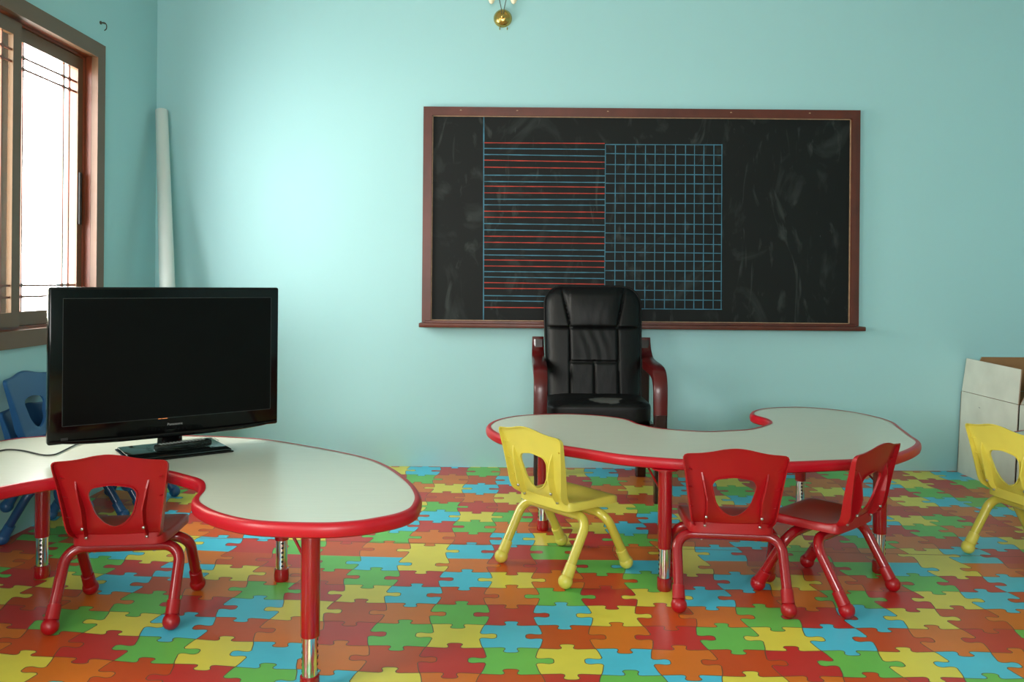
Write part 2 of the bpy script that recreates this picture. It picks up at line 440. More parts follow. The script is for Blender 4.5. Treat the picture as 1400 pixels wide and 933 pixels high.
# ------------------------------------------------------------------ kidney tables
TH = .472
def kidney(name, label, pts, legs, braces, turn):
    k = (HC-TH)/(HC-.485)
    O = []
    for p in cat([Vector(p) for p in pts], 8):
        x, y = p.x*k, p.y*k
        if x < -1.92: x = -1.92+(x+1.92)*.42
        O.append(Vector((x, y)))
    cx = sum(p.x for p in O)/len(O); cy = sum(p.y for p in O)/len(O); C0 = Vector((cx, cy))
    root = thing(name, label, 'table', (cx, cy, 0), 0, 'kidney tables')
    n = len(O); nr = []
    area = sum(O[i].x*O[(i+1) % n].y-O[(i+1) % n].x*O[i].y for i in range(n))
    for i in range(n):
        t = (O[(i+1) % n]-O[i-1]).normalized(); nr.append(Vector((t.y, -t.x))*(1 if area > 0 else -1))
    prof = [(-.012, .0015), (-.003, .002), (.003, 0), (.0075, -.006), (.009, -.015), (.0085, -.024), (.006, -.032), (0, -.0365), (-.012, -.037)]
    m = MB(); vs = []; q = len(prof)
    for i in range(n):
        for a, z in prof: p = O[i]-C0+nr[i]*(a-.006); vs.append((p.x, p.y, TH+z))
    m.add(vs, [(i*q+j, ((i+1) % n)*q+j, ((i+1) % n)*q+j+1, i*q+j+1) for i in range(n) for j in range(q-1)])
    top = MB(); ring = [O[i]-C0-nr[i]*.010 for i in range(n)]
    top.add([(p.x, p.y, TH) for p in ring]+[(p.x, p.y, TH-.034) for p in ring],
            [tuple(range(n)), tuple(range(2*n-1, n-1, -1))]+[(i, (i+1) % n, n+(i+1) % n, n+i) for i in range(n)], 0, False)
    tob = top.build('tabletop', M['laminate'], root)
    m.build('edge_band', M['band'], root)
    for (lx, ly), br, tn in zip(legs, braces, turn):
        x, y = lx-cx, ly-cy
        m = MB(); m.lathe([(.0245, .15), (.0252, .153), (.0252, TH-.036)], 24, 0, Matrix.Translation((x, y, 0)))
        m.lathe([(.05, TH-.040), (.05, TH-.035)], 24, 0, Matrix.Translation((x, y, 0)))
        lg = m.build('leg', M['tube_red'], root)
        m = MB(); m.lathe([(.0205, .03), (.0205, .16)], 24, 0, Matrix.Translation((x, y, 0)))
        for h in range(6):
            for s in (R(tn), R(tn+180)):
                z = .058+h*.0165
                mt = Matrix.Translation((x, y, z)) @ Matrix.Rotation(s, 4, 'Z') @ Matrix.Rotation(R(90), 4, 'Y')
                m.lathe([(.0045, .0195), (.0045, .0211)], 10, 1, mt)
        m.build('chrome_extension', [M['chrome'], M['dark']], lg)
        m = MB(); m.lathe([(.023, 0), (.026, .004), (.0265, .02), (.0255, .044), (.021, .046)], 24, 0, Matrix.Translation((x, y, 0)))
        m.build('foot_cap', M['tube_red'], lg)
        bx, by = br; d = Vector((bx-lx, by-ly)); 
        m = MB(); m.tube([(x, y, .325), (x+d.x*.9, y+d.y*.9, TH-.05), (x+d.x, y+d.y, TH-.036)], .004, 8)
        m.build('brace', M['tube_red'], lg)
    return root
OUT_R = [(1.064, 2.847), (1.283, 2.905), (1.448, 3.033), (1.576, 3.198), (1.618, 3.359), (1.656, 3.523), (1.692, 3.681), (1.683, 3.809), (1.634, 3.947), (1.537, 4.053), (1.434, 4.101), (1.334, 4.094), (1.225, 4.05), (1.148, 3.968), (1.11, 3.879), (1.108, 3.814), (1.131, 3.729), (1.117, 3.629), (1.061, 3.548), (0.979, 3.468), (0.889, 3.436), (0.798, 3.413), (0.692, 3.439), (0.607, 3.485), (0.547, 3.575), (0.518, 3.671), (0.472, 3.736), (0.377, 3.799), (0.249, 3.83), (0.111, 3.809), (0.002, 3.754), (-0.078, 3.649), (-0.114, 3.496), (-0.086, 3.343), (-0.02, 3.227), (0.113, 3.12), (0.255, 3.014), (0.397, 2.911), (0.611, 2.843), (0.835, 2.811)]
OUT_L = [(-1.358, 3.232), (-1.611, 3.239), (-1.823, 3.177), (-1.995, 3.059), (-2.067, 2.902), (-2.138, 2.73), (-2.208, 2.56), (-2.228, 2.408), (-2.206, 2.24), (-2.121, 2.098), (-2.01, 2.019), (-1.887, 1.999), (-1.745, 2.02), (-1.627, 2.085), (-1.548, 2.168), (-1.514, 2.236), (-1.505, 2.33), (-1.466, 2.432), (-1.393, 2.515), (-1.299, 2.60), (-1.21, 2.635), (-1.122, 2.625), (-1.028, 2.561), (-0.957, 2.498), (-0.912, 2.399), (-0.893, 2.301), (-0.855, 2.23), (-0.772, 2.146), (-0.653, 2.081), (-0.489, 2.066), (-0.4, 2.084), (-0.345, 2.115), (-0.293, 2.159), (-0.263, 2.215), (-0.257, 2.281), (-0.263, 2.355), (-0.291, 2.463), (-0.337, 2.581), (-0.403, 2.715), (-0.478, 2.824), (-0.572, 2.914), (-0.729, 3.03), (-0.927, 3.153), (-1.10, 3.205)]
kidney('kidney_table', 'grey kidney table with red edge in front of the blackboard, three small chairs around it', OUT_R,
       [(.543, 2.952), (.132, 3.649), (1.398, 3.15), (1.382, 3.977)], [(.49, 3.10), (.30, 3.60), (1.33, 3.27), (1.36, 3.80)], [185, 190, 160, 268])
kidney('kidney_table', 'grey kidney table with red edge under the television, by the window', OUT_L,
       [(-1.719, 3.02), (-.841, 3.011), (-.537, 2.2), (-1.84, 2.22)], [(-1.62, 2.9), (-.72, 2.86), (-.607, 2.23), (-1.74, 2.4)], [285, 292, 190, 180])

# a third table stands mostly outside the frame, behind the yellow chair on the right
_c = Vector((.885/1.0, 3.395)); _a = R(15.5); OUT_T = []
for x, y in OUT_R:
    d = Vector((x, y))-_c; u = d.x*math.cos(_a)+d.y*math.sin(_a); v = -d.x*math.sin(_a)+d.y*math.cos(_a)
    OUT_T.append(((2.60-v)/1.0211, (2.74+u)/1.0211))
kidney('kidney_table', 'grey kidney table cut off by the right edge of the photo, behind the yellow chair', OUT_T,
       [(2.26, 3.36), (2.94, 3.13), (2.94, 2.30), (2.21, 2.14)], [(2.36, 3.24), (2.84, 3.03), (2.86, 2.42), (2.31, 2.26)], [180]*4)

# ------------------------------------------------------------------ small stacking chairs
BACK_H = [(0, 0), (.05, 0), (.10, .001), (.124, .004), (.136, .022), (.143, .06), (.15, .11), (.158, .17), (.166, .225), (.1705, .254), (.169, .267), (.16, .275), (.14, .2775), (.11, .2805), (.075, .287), (.04, .2955), (0, .30)]
HOLE_H = [(0, .052), (.022, .060), (.038, .073), (.055, .098), (.063, .125), (.070, .155), (.068, .170), (.058, .182), (.04, .187), (0, .192)]
def back_pos(x, s, off=0.0):
    """point of the seat-back shell: x sideways, s up the back, off towards the rear"""
    y = -.119-.19*s-.25*s*s+.50*x*x+7*max(0, .06-s)**2; z = .269+s*.963
    return Vector((x, y-off, z+off*.2))
def polar(half, c, n):
    loop = [Vector(p) for p in half]+[Vector((-x, s)) for x, s in half[-2:0:-1]]
    loop = cat(loop, 6); c = Vector(c); A = []
    for p in loop: d = p-c; A.append((math.atan2(d.y, d.x), d.length))
    A.sort(); res = []
    for i in range(n):
        a = -PI+2*PI*(i+.5)/n
        j = 0
        while j < len(A) and A[j][0] < a: j += 1
        a0, r0 = A[j-1] if j > 0 else (A[-1][0]-2*PI, A[-1][1]); a1, r1 = A[j] if j < len(A) else (A[0][0]+2*PI, A[0][1])
        r = r0+(r1-r0)*(a-a0)/(a1-a0+1e-9); res.append(c+Vector((math.cos(a), math.sin(a)))*r)
    return res
def make_backrest(mt, parent):
    n = 144; O = polar(BACK_H, (0, .125), n); Hl = polar(HOLE_H, (0, .125), n); rings = []
    def ring(f): return [f(O[i], Hl[i]) for i in range(n)]
    def flange(s, x):
        side = min(1, max(0, (abs(x)-.10)/.035)); return .012+side*.028*max(0, 1-s/.30)**.8*min(1, (s+.01)/.03)
    rings.append(ring(lambda o, h: back_pos(h.x, h.y, .0095)))
    rings.append(ring(lambda o, h: back_pos(h.x, h.y, .001)))
    for t in (.04, .25, .5, .75, .93, .975):
        rings.append(ring(lambda o, h, t=t: back_pos(*(h+(o-h)*t), 0 if .1 < t < .95 else .0006)))
    rings.append(ring(lambda o, h: back_pos(o.x, o.y, .003)))
    rings.append(ring(lambda o, h: back_pos(o.x, o.y, flange(o.y, o.x))))
    def inn(o, h): return o+(h-o).normalized()*.0045
    rings.append(ring(lambda o, h: back_pos(*inn(o, h), flange(o.y, o.x))))
    rings.append(ring(lambda o, h: back_pos(*inn(o, h), .0045)))
    for t in (.75, .5, .25):
        rings.append(ring(lambda o, h, t=t: back_pos(*(h+(o-h)*t), .004)))
    def rim(o, h): return h+(o-h).normalized()*.004
    rings.append(ring(lambda o, h: back_pos(*rim(o, h), .0045)))
    rings.append(ring(lambda o, h: back_pos(*rim(o, h), .0095)))
    m = MB(); k = len(rings)
    m.add([p for r_ in rings for p in r_], [(i*n+j, i*n+(j+1) % n, ((i+1) % k)*n+(j+1) % n, ((i+1) % k)*n+j) for i in range(k) for j in range(n)])
    for sx in (-1, 1):                         # two stiffening ribs on the rear
        path = [(.108, .210, .001), (.103, .18, .016), (.096, .14, .027), (.089, .105, .034), (.089, .06, .034), (.091, .02, .030), (.092, .003, .022)]
        vs = []; 
        for x, s, d in path:
            for dx, dd in ((-.0035, .003), (.0035, .003), (.0025, d+.002), (-.0025, d+.002)): vs.append(back_pos(sx*x+dx, s, dd))
        q = len(path)
        m.add(vs, [(i*4+j, i*4+(j+1) % 4, (i+1)*4+(j+1) % 4, (i+1)*4+j) for i in range(q-1) for j in range(4)]+[(3, 2, 1, 0), tuple((q-1)*4+j for j in range(4))], 0, False)
        for zz in (.08, .15, .215):            # small webs between the shell and its side flange
            x = .1405+.05*(zz-.05)
            m.add([back_pos(sx*(x-.012), zz, .003), back_pos(sx*x, zz+.004, .003), back_pos(sx*(x+.002), zz+.004, .018), back_pos(sx*(x-.002), zz, .012)]
                  + [back_pos(sx*(x-.012), zz+.003, .003), back_pos(sx*x, zz+.007, .003), back_pos(sx*(x+.002), zz+.007, .018), back_pos(sx*(x-.002), zz+.003, .012)],
                  [(0, 1, 2, 3), (7, 6, 5, 4), (0, 4, 5, 1), (1, 5, 6, 2), (2, 6, 7, 3), (3, 7, 4, 0)], 0, False)
    bo = m.build('backrest', mt, parent, auto=50)
    for sx in (-1, 1):
        for s in (.008, .045):
            p = back_pos(sx*.0905, s, .0335 if s > .02 else .026)
            mt_ = Matrix.Translation(p) @ Matrix.Rotation(R(98), 4, 'X')
            r_ = MB(); r_.lathe([(.0052, -.004), (.0052, .001), (.0042, .0025), (.002, .0034)], 12, 0, mt_); r_.build('rivet', M['steel'], bo)
    return bo
def make_seat(mt, parent):
    half = [(0, -.117), (.07, -.116), (.115, -.112), (.136, -.10), (.143, -.07), (.15, 0), (.154, .07), (.1565, .115), (.152, .137), (.134, .149), (.09, .153), (0, .155)]
    n = 96; O = polar(half, (0, .01), n); c = Vector((0, .01)); rings = []
    def top(p): return .283-.010*max(0, 1-(p.length/.15)**2)-.35*max(0, p.y-.10)**2*8+6*max(0, -.07-p.y)**2
    def R_(f): return [f(o) for o in O]
    for t in (.15, .35, .55, .75, .90, .97): rings.append(R_(lambda o, t=t: (lambda p: (p.x, p.y, top(p)))(c+(o-c)*t)))
    rings.append(R_(lambda o: (o.x, o.y, top(o)-.004)))
    rings.append(R_(lambda o: (o.x, o.y, .254)))
    rings.append(R_(lambda o: (lambda p: (p.x, p.y, .254))(c+(o-c)*.96)))
    rings.append(R_(lambda o: (lambda p: (p.x, p.y, top(p)-.007))(c+(o-c)*.94)))
    for t in (.6, .15): rings.append(R_(lambda o, t=t: (lambda p: (p.x, p.y, top(p)-.006))(c+(o-c)*t)))
    m = MB(); k = len(rings)
    m.add([p for r_ in rings for p in r_], [(i*n+j, i*n+(j+1) % n, (i+1)*n+(j+1) % n, (i+1)*n+j) for i in range(k-1) for j in range(n)]
          + [tuple(range(n)), tuple((k-1)*n+j for j in range(n))[::-1]])
    return m.build('seat', mt, parent, auto=60)
def make_chair(name, plastic, enamel):
    t = thing(name, 'x', 'chair')
    make_seat(plastic, t); make_backrest(plastic, t)
    for sy, nm in ((-1, 'rear_leg_frame'), (1, 'front_leg_frame')):
        m = MB(); ft = Vector((.178, sy*.163, .032)); cr = Vector((.176, sy*.046, .230))
        P = [(-ft.x, ft.y, ft.z), (-cr.x, cr.y, cr.z), (cr.x, cr.y, cr.z), tuple(ft)]
        m.tube(fillet(P, .055, 10), .0175, 16)
        fr = m.build(nm, enamel, t, auto=50)
        for sx in (-1, 1):
            a = Vector((sx*ft.x, ft.y, ft.z)); d = (Vector((sx*cr.x, cr.y, cr.z))-a).normalized()
            q = d.to_track_quat('Z', 'Y').to_matrix().to_4x4()
            f = MB()
            pr = [(.0, -.0265)]+[(.0265*math.cos(g), .0265*math.sin(g)) for g in [R(-78+i*12) for i in range(12)]]
            pr += [(.0222, .018), (.0212, .026), (.0205, .062), (.0185, .0635)]
            f.lathe(pr, 20, 0, Matrix.Translation((a.x, a.y, .0265)) @ q)
            f.build('rubber_foot', plastic, fr)
    for sx in (-1, 1):
        m = MB(); m.box((sx*.092-.014, -.075, .2455), (sx*.092+.014, .085, .2585), 0, .0015, 1)
        br = m.build('seat_bracket', enamel, t)
        for y in (-.046, .046):
            m = MB(); m.lathe([(.0035, .2105), (.0055, .2115), (.0055, .2455)], 10, 0, Matrix.Translation((sx*.092, y, 0)))
            m.build('bolt', M['steel'], br)
    return t
def copy_tree(o, parent=None):
    c = o.copy(); COL.objects.link(c)
    if parent is not None: c.parent = parent
    for ch in list(o.children): copy_tree(ch, c)
    return c
def pose(o, x, y, heading, label, z=0.0, group='small stacking chairs'):
    o.location = (x, y, z); o.rotation_euler = (0, 0, R(heading-90)); tag(o, label, 'chair', group); return o
red = make_chair('stacking_chair', M['chair_red'], M['tube_red'])
yel = make_chair('stacking_chair', M['chair_yellow'], M['tube_yellow'])
blu = make_chair('stacking_chair', M['chair_blue'], M['tube_blue'])
pose(red, .748, 2.894, 84.4, 'small red plastic chair seen squarely from behind at the table near the blackboard')
pose(copy_tree(red), 1.119, 2.955, 132.8, 'small red plastic chair turned sideways at the right side of the table near the blackboard')
pose(copy_tree(red), -1.262, 2.722, 97.3, 'small red plastic chair tucked into the notch of the television table')
pose(yel, .196, 3.195, 41, 'small yellow plastic chair at the left side of the table near the blackboard')
pose(copy_tree(yel), 2.062, 3.245, 13, 'small yellow plastic chair in front of the white cardboard box')
pose(blu, -1.925, 3.56, 0, 'small blue plastic chair standing on the floor, lower one of the stack under the window')
pose(copy_tree(blu), -1.908, 3.56, 0, 'small blue plastic chair stacked on top of another by the window', z=.133)
pose(copy_tree(blu), -1.863, 3.975, 0, 'small blue plastic chair hidden behind the television, only its legs showing under the table')

# ------------------------------------------------------------------ blackboard
BY = YB-.002
bb = thing('blackboard', 'large black chalkboard in a brown wooden frame with painted red and blue lines', 'blackboard', (.735, BY, .822))
def bpx(px, py):
    """a point measured on the board, in the board's own coordinates"""
    Yp = BY-.03; dx, dy = px-704, py-384; c, s = math.cos(R(.63)), math.sin(R(.63))
    a, b_ = (dx*c+dy*s)/1130, (-dx*s+dy*c)/1130
    return a*Yp-.735, HC-b_*Yp-.822
bw2, bh = 1.278, 1.293
m = MB(); fw = .052
m.box((-bw2+.03, -.022, .04), (bw2-.03, 0, bh-.03), 0)
yy = -.0228
def strip(x0, z0, x1, z1, wd, mi):
    d = Vector((x1-x0, z1-z0)); nn = Vector((-d.y, d.x)).normalized()*wd/2
    q = 10; vs = []
    for i in range(q+1):
        t = i/q; jx = (x0+(x1-x0)*t, z0+(z1-z0)*t); k = 1+.25*math.sin(i*2.3+x0*31+z0*17)
        vs += [(jx[0]-nn.x*k, yy, jx[1]-nn.y*k), (jx[0]+nn.x*k, yy, jx[1]+nn.y*k)]
    m.add(vs, [(2*i, 2*i+2, 2*i+3, 2*i+1) for i in range(q)], mi, False)
def C(cx, cy): return bpx(560+cx*.45714, 130+cy*.45714)
LW = .0052
strip(*C(223, 60), *C(220.5, 677), .006, 2)
for cy, k, dr in ((142, 1, 3), (159, 2, 4), (177, 2, 6), (194, 1, 7), (215, 1, 5), (239, 2, 3), (258, 2, 4), (272, 1, 4), (292, 1, 3), (311, 2, 2), (328, 2, 2), (347, 1, 4), (365, 1, 4), (384, 2, 6), (403, 2, 6),
                  (422, 1, 4), (440, 1, 5), (461, 2, 4), (478, 2, 5), (493, 1, 5), (511, 1, 5), (528, 2, 4), (544, 2, 6), (561, 1, 6), (578, 1, 4), (600, 2, 5), (615, 2, 6), (635, 1, 4)):
    strip(*C(223, cy), *C(585, cy+dr), LW, k)
for i, cx in enumerate((587, 617, 647, 677, 707, 736, 766, 797, 827, 854, 882, 912, 936)):
    strip(*C(cx, 148), *C(cx-3.5, 642), .0046, 2)
for cy, dr in ((148, 2), (175, 6), (208, 4), (236, 4), (264, 3), (294, 3), (324, 2), (353, 3), (384, 5), (413, 5), (443, 6), (470, 5), (497, 2), (526, 2), (555, 4), (584, 4), (612, 4), (640, 3)):
    strip(*C(586, cy), *C(935, cy+dr), .0046, 2)
m.build('board_surface', [M['board'], M['chalk_red'], M['chalk_blue']], bb)
m = MB()
for a, b_ in (((-bw2+fw, -.035, bh-fw), (bw2-fw, 0, bh)), ((-bw2, -.035, .03), (-bw2+fw, 0, bh)), ((bw2-fw, -.035, .03), (bw2, 0, bh))): m.box(a, b_)
# moulded inner step and worn lip
for a, b_ in (((-bw2+fw*.98, -.041, bh-fw*.98), (bw2-fw*.98, -.034, bh-fw*.45)), ((-bw2+fw*.45, -.041, .043), (-bw2+fw*.98, -.034, bh-fw*.45)), ((bw2-fw*.98, -.041, .043), (bw2-fw*.45, -.034, bh-fw*.45))): m.box(a, b_)
for a, b_ in (((-bw2+fw, -.030, bh-fw-.004), (bw2-fw, -.022, bh-fw)), ((-bw2+fw, -.030, .04), (-bw2+fw+.005, -.022, bh-fw)), ((bw2-fw-.005, -.030, .04), (bw2-fw, -.022, bh-fw)), ((-bw2+fw, -.030, .038), (bw2-fw, -.022, .046))): m.box(a, b_, 1)
m.build('frame', [M['wood_board'], M['wood_worn']], bb)
m = MB(); m.box((-bw2-.012, -.085, .003), (bw2+.022, 0, .028), 0, .004, 2); m.box((-bw2+.02, -.04, .026), (bw2-.02, 0, .042), 0, .002, 1)
m.build('chalk_tray', M['wood_board'], bb)
for x in (-1.06, -.73, -.2, .52, .98):
    m = MB(); m.lathe([(.006, 0), (.006, .002), (.002, .003)], 10, 0, Matrix.Translation((x, -.035, bh-.022)) @ Matrix.Rotation(R(90), 4, 'X')); m.build('screw', M['wood_worn'], bb)

# ------------------------------------------------------------------ executive chair
ec = thing('office_armchair', 'black leather high-back armchair with dark red wooden arms in front of the blackboard', 'chair', (.43, 4.40, 0))
def back_front(x, z):
    """front surface of the padded back in local coordinates (y towards the wall)"""
    return .045+.24*(z-.42)+.0
ZT, ZB, RC = 1.072, .42, .10
def wid(z):
    w0 = .248+.016*min(1, (z-ZB)/.5)
    if z > ZT-RC: w0 = w0-RC+math.sqrt(max(0, RC*RC-(z-(ZT-RC))**2))
    return w0
def gr(d, w=.007): return math.exp(-(d/w)**2)
def segd(x, z, a, b_):
    ax, az = a; bx, bz = b_; dx, dz = bx-ax, bz-az; t = max(0, min(1, ((x-ax)*dx+(z-az)*dz)/(dx*dx+dz*dz)))
    return math.hypot(x-ax-dx*t, z-az-dz*t)
SE = [((-.27, .85), (.27, .85))]
for sx in (-1, 1): SE += [((sx*.178, 1.08), (sx*.128, .853)), ((sx*.128, .85), (sx*.128, .42))]
SE += [((-.128, .668), (.128, .668)), ((0, .668), (0, .42))]
NU, NV = 108, 140; m = MB(); vs = []
for j in range(NV+1):
    z = ZB+(ZT-ZB)*j/NV
    for i in range(NU+1):
        u = -1+2*i/NU; x = u*wid(z)
        e = max(0, 1-abs(u)**5)**.5; ez = min(1, (ZT-z)/.05); ez = math.sqrt(max(0, 1-(1-ez)**2))
        th = .065*min(e, 1)*ez
        puff = .012*(1 if abs(x) < .128 else .6)
        if z > .85:
            hw = .128+.05*(z-.85)/.22
            if abs(x) < hw: puff += .026*math.sin(PI*min(1, max(0, (z-.85)/.26)))**.6*max(0, 1-(x/hw)**4)
            else: puff += .006
        g = sum(gr(segd(x, z, *s)) for s in SE)
        wr = .0012*math.sin(x*110+3*math.sin(z*16))*math.exp(-((abs(x)-.03)/.06)**2)*(1 if .66 < z < .86 else .3)
        y = back_front(x, z)-(th+puff*e*ez)+.011*min(1.2, g)*e+wr
        vs.append((x, y, z))
nf = len(vs)
for j in range(NV+1):
    z = ZB+(ZT-ZB)*j/NV
    for i in range(NU+1):
        u = -1+2*i/NU; vs.append((u*wid(z), back_front(0, z)+.05*max(0, 1-abs(u)**6)**.5, z))
w_ = NU+1; fs = []
for j in range(NV):
    for i in range(NU):
        a = j*w_+i; fs.append((a, a+1, a+w_+1, a+w_)); fs.append((nf+a, nf+a+w_, nf+a+w_+1, nf+a+1))
    fs.append((j*w_, (j+1)*w_, nf+(j+1)*w_, nf+j*w_)); fs.append((j*w_+NU, nf+j*w_+NU, nf+(j+1)*w_+NU, (j+1)*w_+NU))
for i in range(NU):
    fs.append((i, nf+i, nf+i+1, i+1)); a = NV*w_+i; fs.append((a, a+1, nf+a+1, nf+a))
m.add(vs, fs); bk = m.build('backrest', M['leather'], ec, auto=70)
pp = []
for j in range(0, NV+1, 2): z = ZB+(ZT-ZB)*j/NV; pp.append((-wid(z)-.001, back_front(0, z)-.012, z))
tw = wid(ZT)
pp += [(-tw+2*tw*i/8, back_front(0, ZT)-.012, ZT+.001) for i in range(1, 8)]
for j in range(NV, -1, -2): z = ZB+(ZT-ZB)*j/NV; pp.append((wid(z)+.001, back_front(0, z)-.012, z))
m = MB(); m.tube(pp, .0055, 8); m.build('piping', M['leather'], bk)
# seat cushion
bm_ = bmesh.new(); bmesh.ops.create_cube(bm_, size=1)
bmesh.ops.subdivide_edges(bm_, edges=bm_.edges[:], cuts=15, use_grid_fill=True)
for v in bm_.verts:
    x, y, z = v.co*2
    # rounded-box mapping
    def sq(a, b_, c_): return a*math.sqrt(max(0, 1-.5*(abs(b_)**8+abs(c_)**8)*.42))
    X = sq(x, y, z)*.268; Y = sq(y, x, z); Z = sq(z, x, y)
    crown = .018*(1-x*x)*(1-y*y) if z > 0 else 0
    sag = -.012*math.exp(-((X/.15)**2+((Y*.25+.02)/.12)**2)) if z > 0 else 0
    v.co = (X, Y*.255-.035, .435+Z*.062+crown+sag)
m = MB(); m.bm(bm_, 0, True); m.build('seat_cushion', M['leather_worn'], ec, auto=70)
m = MB(); m.box((-.25, -.25, .335), (.25, .22, .375), 0, .005, 1); m.build('seat_frame', M['wood_dark'], ec)
def rectp(w, t): return [(-w/2, -t/2), (-w/2*.7, -t/2*1.25), (w/2*.7, -t/2*1.25), (w/2, -t/2), (w/2, t/2), (w/2*.7, t/2*1.25), (-w/2*.7, t/2*1.25), (-w/2, t/2)]
for sx in (-1, 1):
    x = sx*.298
    path = cat([(x, .245, .785), (x, .235, .745), (x, .205, .700), (x, .145, .666), (x, .05, .654), (x, -.10, .650), (x, -.20, .642), (x, -.255, .622), (x, -.284, .58), (x, -.292, .53), (x, -.294, .43)], 5, False)
    n_ = len(path); prof = []
    for i in range(n_):
        t = i/(n_-1); prof.append(rectp(.064+.006*math.sin(PI*t), .036+.010*math.sin(PI*min(1, t*1.2))))
    m = MB(); m.sweep(path, prof, 0, Vector((1, 0, 0)), True); m.build('armrest', M['wood_red'], ec, auto=40)
    m = MB(); m.sweep([(x, -.294, .44), (x, -.292, .2), (x, -.288, 0)], [rectp(.062, .042), rectp(.060, .042), rectp(.054, .038)], 0, Vector((1, 0, 0)), False); m.build('front_leg', M['wood_dark'], ec)
    m = MB(); m.sweep([(x*.985, .235, .77), (x*.985, .205, .62), (x*.985, .215, .35), (x*.97, .262, .12), (x*.97, .285, 0)], [rectp(.054, .045)]*5, 0, Vector((1, 0, 0)), False); m.build('rear_leg', M['wood_dark'], ec)
    m = MB(); m.box((min(sx*.25, sx*.275), -.28, .33), (max(sx*.25, sx*.275), .22, .39), 0, .004, 1); m.build('side_rail', M['wood_dark'], ec)

# ------------------------------------------------------------------ television
TVA = R(36.5)
tv = thing('television', 'black flat-screen television on a glossy stand on the table by the window', 'television', (-1.225, 2.985, TH+.001), TVA)
hw, z0, z1 = .398, .056, .592
yb = .052
m = MB()
m.box((-hw, yb-.012, z0), (hw, yb+.028, z1), 0, .008, 3)
m.box((-hw*.8, yb+.02, z0+.06), (hw*.8, yb+.075, z1-.10), 0, .02, 2)
# lower lip, gently bowed forward
P = []
for i in range(25):
    u = -1+2*i/24; P.append((u*hw*.985, yb-.014-.004*(1-u*u), z0+.012-.012*(1-u**4)))
m.tube(P, [.003+.006*(1-abs(-1+2*i/24)**6) for i in range(25)], 10)
body = m.build('cabinet', M['tv'], tv)
m = MB(); sx0, sx1, sz0, sz1 = -hw+.045, hw-.032, z0+.062, z1-.040
m.box((sx0, yb-.0128, sz0), (sx1, yb-.010, sz1)); sc = m.build('screen', M['screen'], tv)
m = MB(); e = .0018
for a, b_ in (((sx0, sz1), (sx1, sz1+e)), ((sx0, sz0-e), (sx1, sz0)), ((sx0-e, sz0), (sx0, sz1)), ((sx1, sz0), (sx1+e, sz1))):
    m.box((a[0], yb-.0130, a[1]), (b_[0], yb-.011, b_[1]))
m.build('screen_border', M['tvline'], sc)
m = MB(); m.box((-.046, yb-.0145, z0+.0590), (-.036, yb-.011, z0+.0603)); m.box((-.033, yb-.0145, z0+.0590), (-.015, yb-.011, z0+.0603)); m.build('power_light', M['led'], body)
m = MB(); m.box((-hw+.040, yb-.0135, z0+.014), (-hw+.062, yb-.011, z0+.022)); m.build('sticker', M['tvline'], body)
tc_ = bpy.data.curves.new('maker_name', 'FONT'); tc_.body = 'Panasonic'; tc_.size = .0125; tc_.align_x = 'CENTER'; tc_.extrude = .0004; tc_.space_character = 1.1
to_ = bpy.data.objects.new('tmp_text', tc_); COL.objects.link(to_)
bpy.context.view_layer.update()
me = bpy.data.meshes.new_from_object(to_.evaluated_get(bpy.context.evaluated_depsgraph_get())); bpy.data.objects.remove(to_)
me.materials.clear(); me.materials.append(M['button'])
lg = link('maker_name', me, body); lg.location = (.012, yb-.0134, z0+.033); lg.rotation_euler = (R(90), 0, 0)
# thin clear shipping film along the top and left edges
m = MB(); vs = []; q = 60
for i in range(q+1):
    z = z0+.12+(z1-z0-.12)*i/q; j = .0012*math.sin(i*1.9)+.0010*math.sin(i*4.3)
    vs += [(-hw-.0016-abs(j), yb-.013+j, z), (-hw-.0016-abs(j)*.6, yb+.012-j, z)]
m.add(vs, [(2*i, 2*i+2, 2*i+3, 2*i+1) for i in range(q)])
vs = []
for i in range(q+1):
    x = -hw+2*hw*i/q; j = .0008*math.sin(i*2.3)
    vs += [(x, yb-.013+j, z1+.0012+abs(j)), (x, yb+.02, z1+.0012+abs(j)*.4)]
m.add(vs, [(2*i, 2*i+2, 2*i+3, 2*i+1) for i in range(q)]); m.build('plastic_film', M['film'], body)
m = MB(); m.lathe([(.046, .012), (.044, .016), (.043, .05), (.045, .075)], 24, 0, Matrix.Translation((0, yb+.01, 0)) @ Matrix.Diagonal((1, .6, 1, 1))); m.build('stand_neck', M['tv'], tv)
m = MB()
bp_ = [(-.172, -.128), (.172, -.132), (.168, .130), (-.168, .130)]
m.box((-.172, -.132, .0), (.172, .130, .006), 0, .002, 1); m.box((-.166, -.126, .006), (.166, .124, .013), 1, .003, 2)
m.build('stand_base', [M['tv'], M['glassbase']], tv)

# remote in a clear bag on the stand base
rm = thing('remote_control', 'black remote control in a clear plastic bag on the television stand', 'remote', (-1.183, 2.962, TH+.0135), R(44))
m = MB(); m.box((-.098, -.022, .003), (.098, .022, .027), 0, .008, 3); rb = m.build('remote_body', M['tv'], rm)
m = MB()
for i in range(13):
    for j in range(3):
        m.box((-.084+i*.0125, -.013+j*.0095, .0265), (-.076+i*.0125, -.007+j*.0095, .0288), 0, .001, 1)
m.build('keypad', M['button'], rb)
bm_ = bmesh.new(); bmesh.ops.create_cube(bm_, size=1); bmesh.ops.subdivide_edges(bm_, edges=bm_.edges[:], cuts=13, use_grid_fill=True)
rr = random.Random(3)
for v in bm_.verts:
    x, y, z = v.co*2; k = 1-.12*x*x
    v.co = (x*.120+rr.uniform(-.003, .003), y*.029*k+rr.uniform(-.002, .002), max(.0006, .0165+z*.0160*(1-.55*max(0, abs(x)-.75)*4)*(1-.2*y*y)+rr.uniform(-.0014, .0014)))
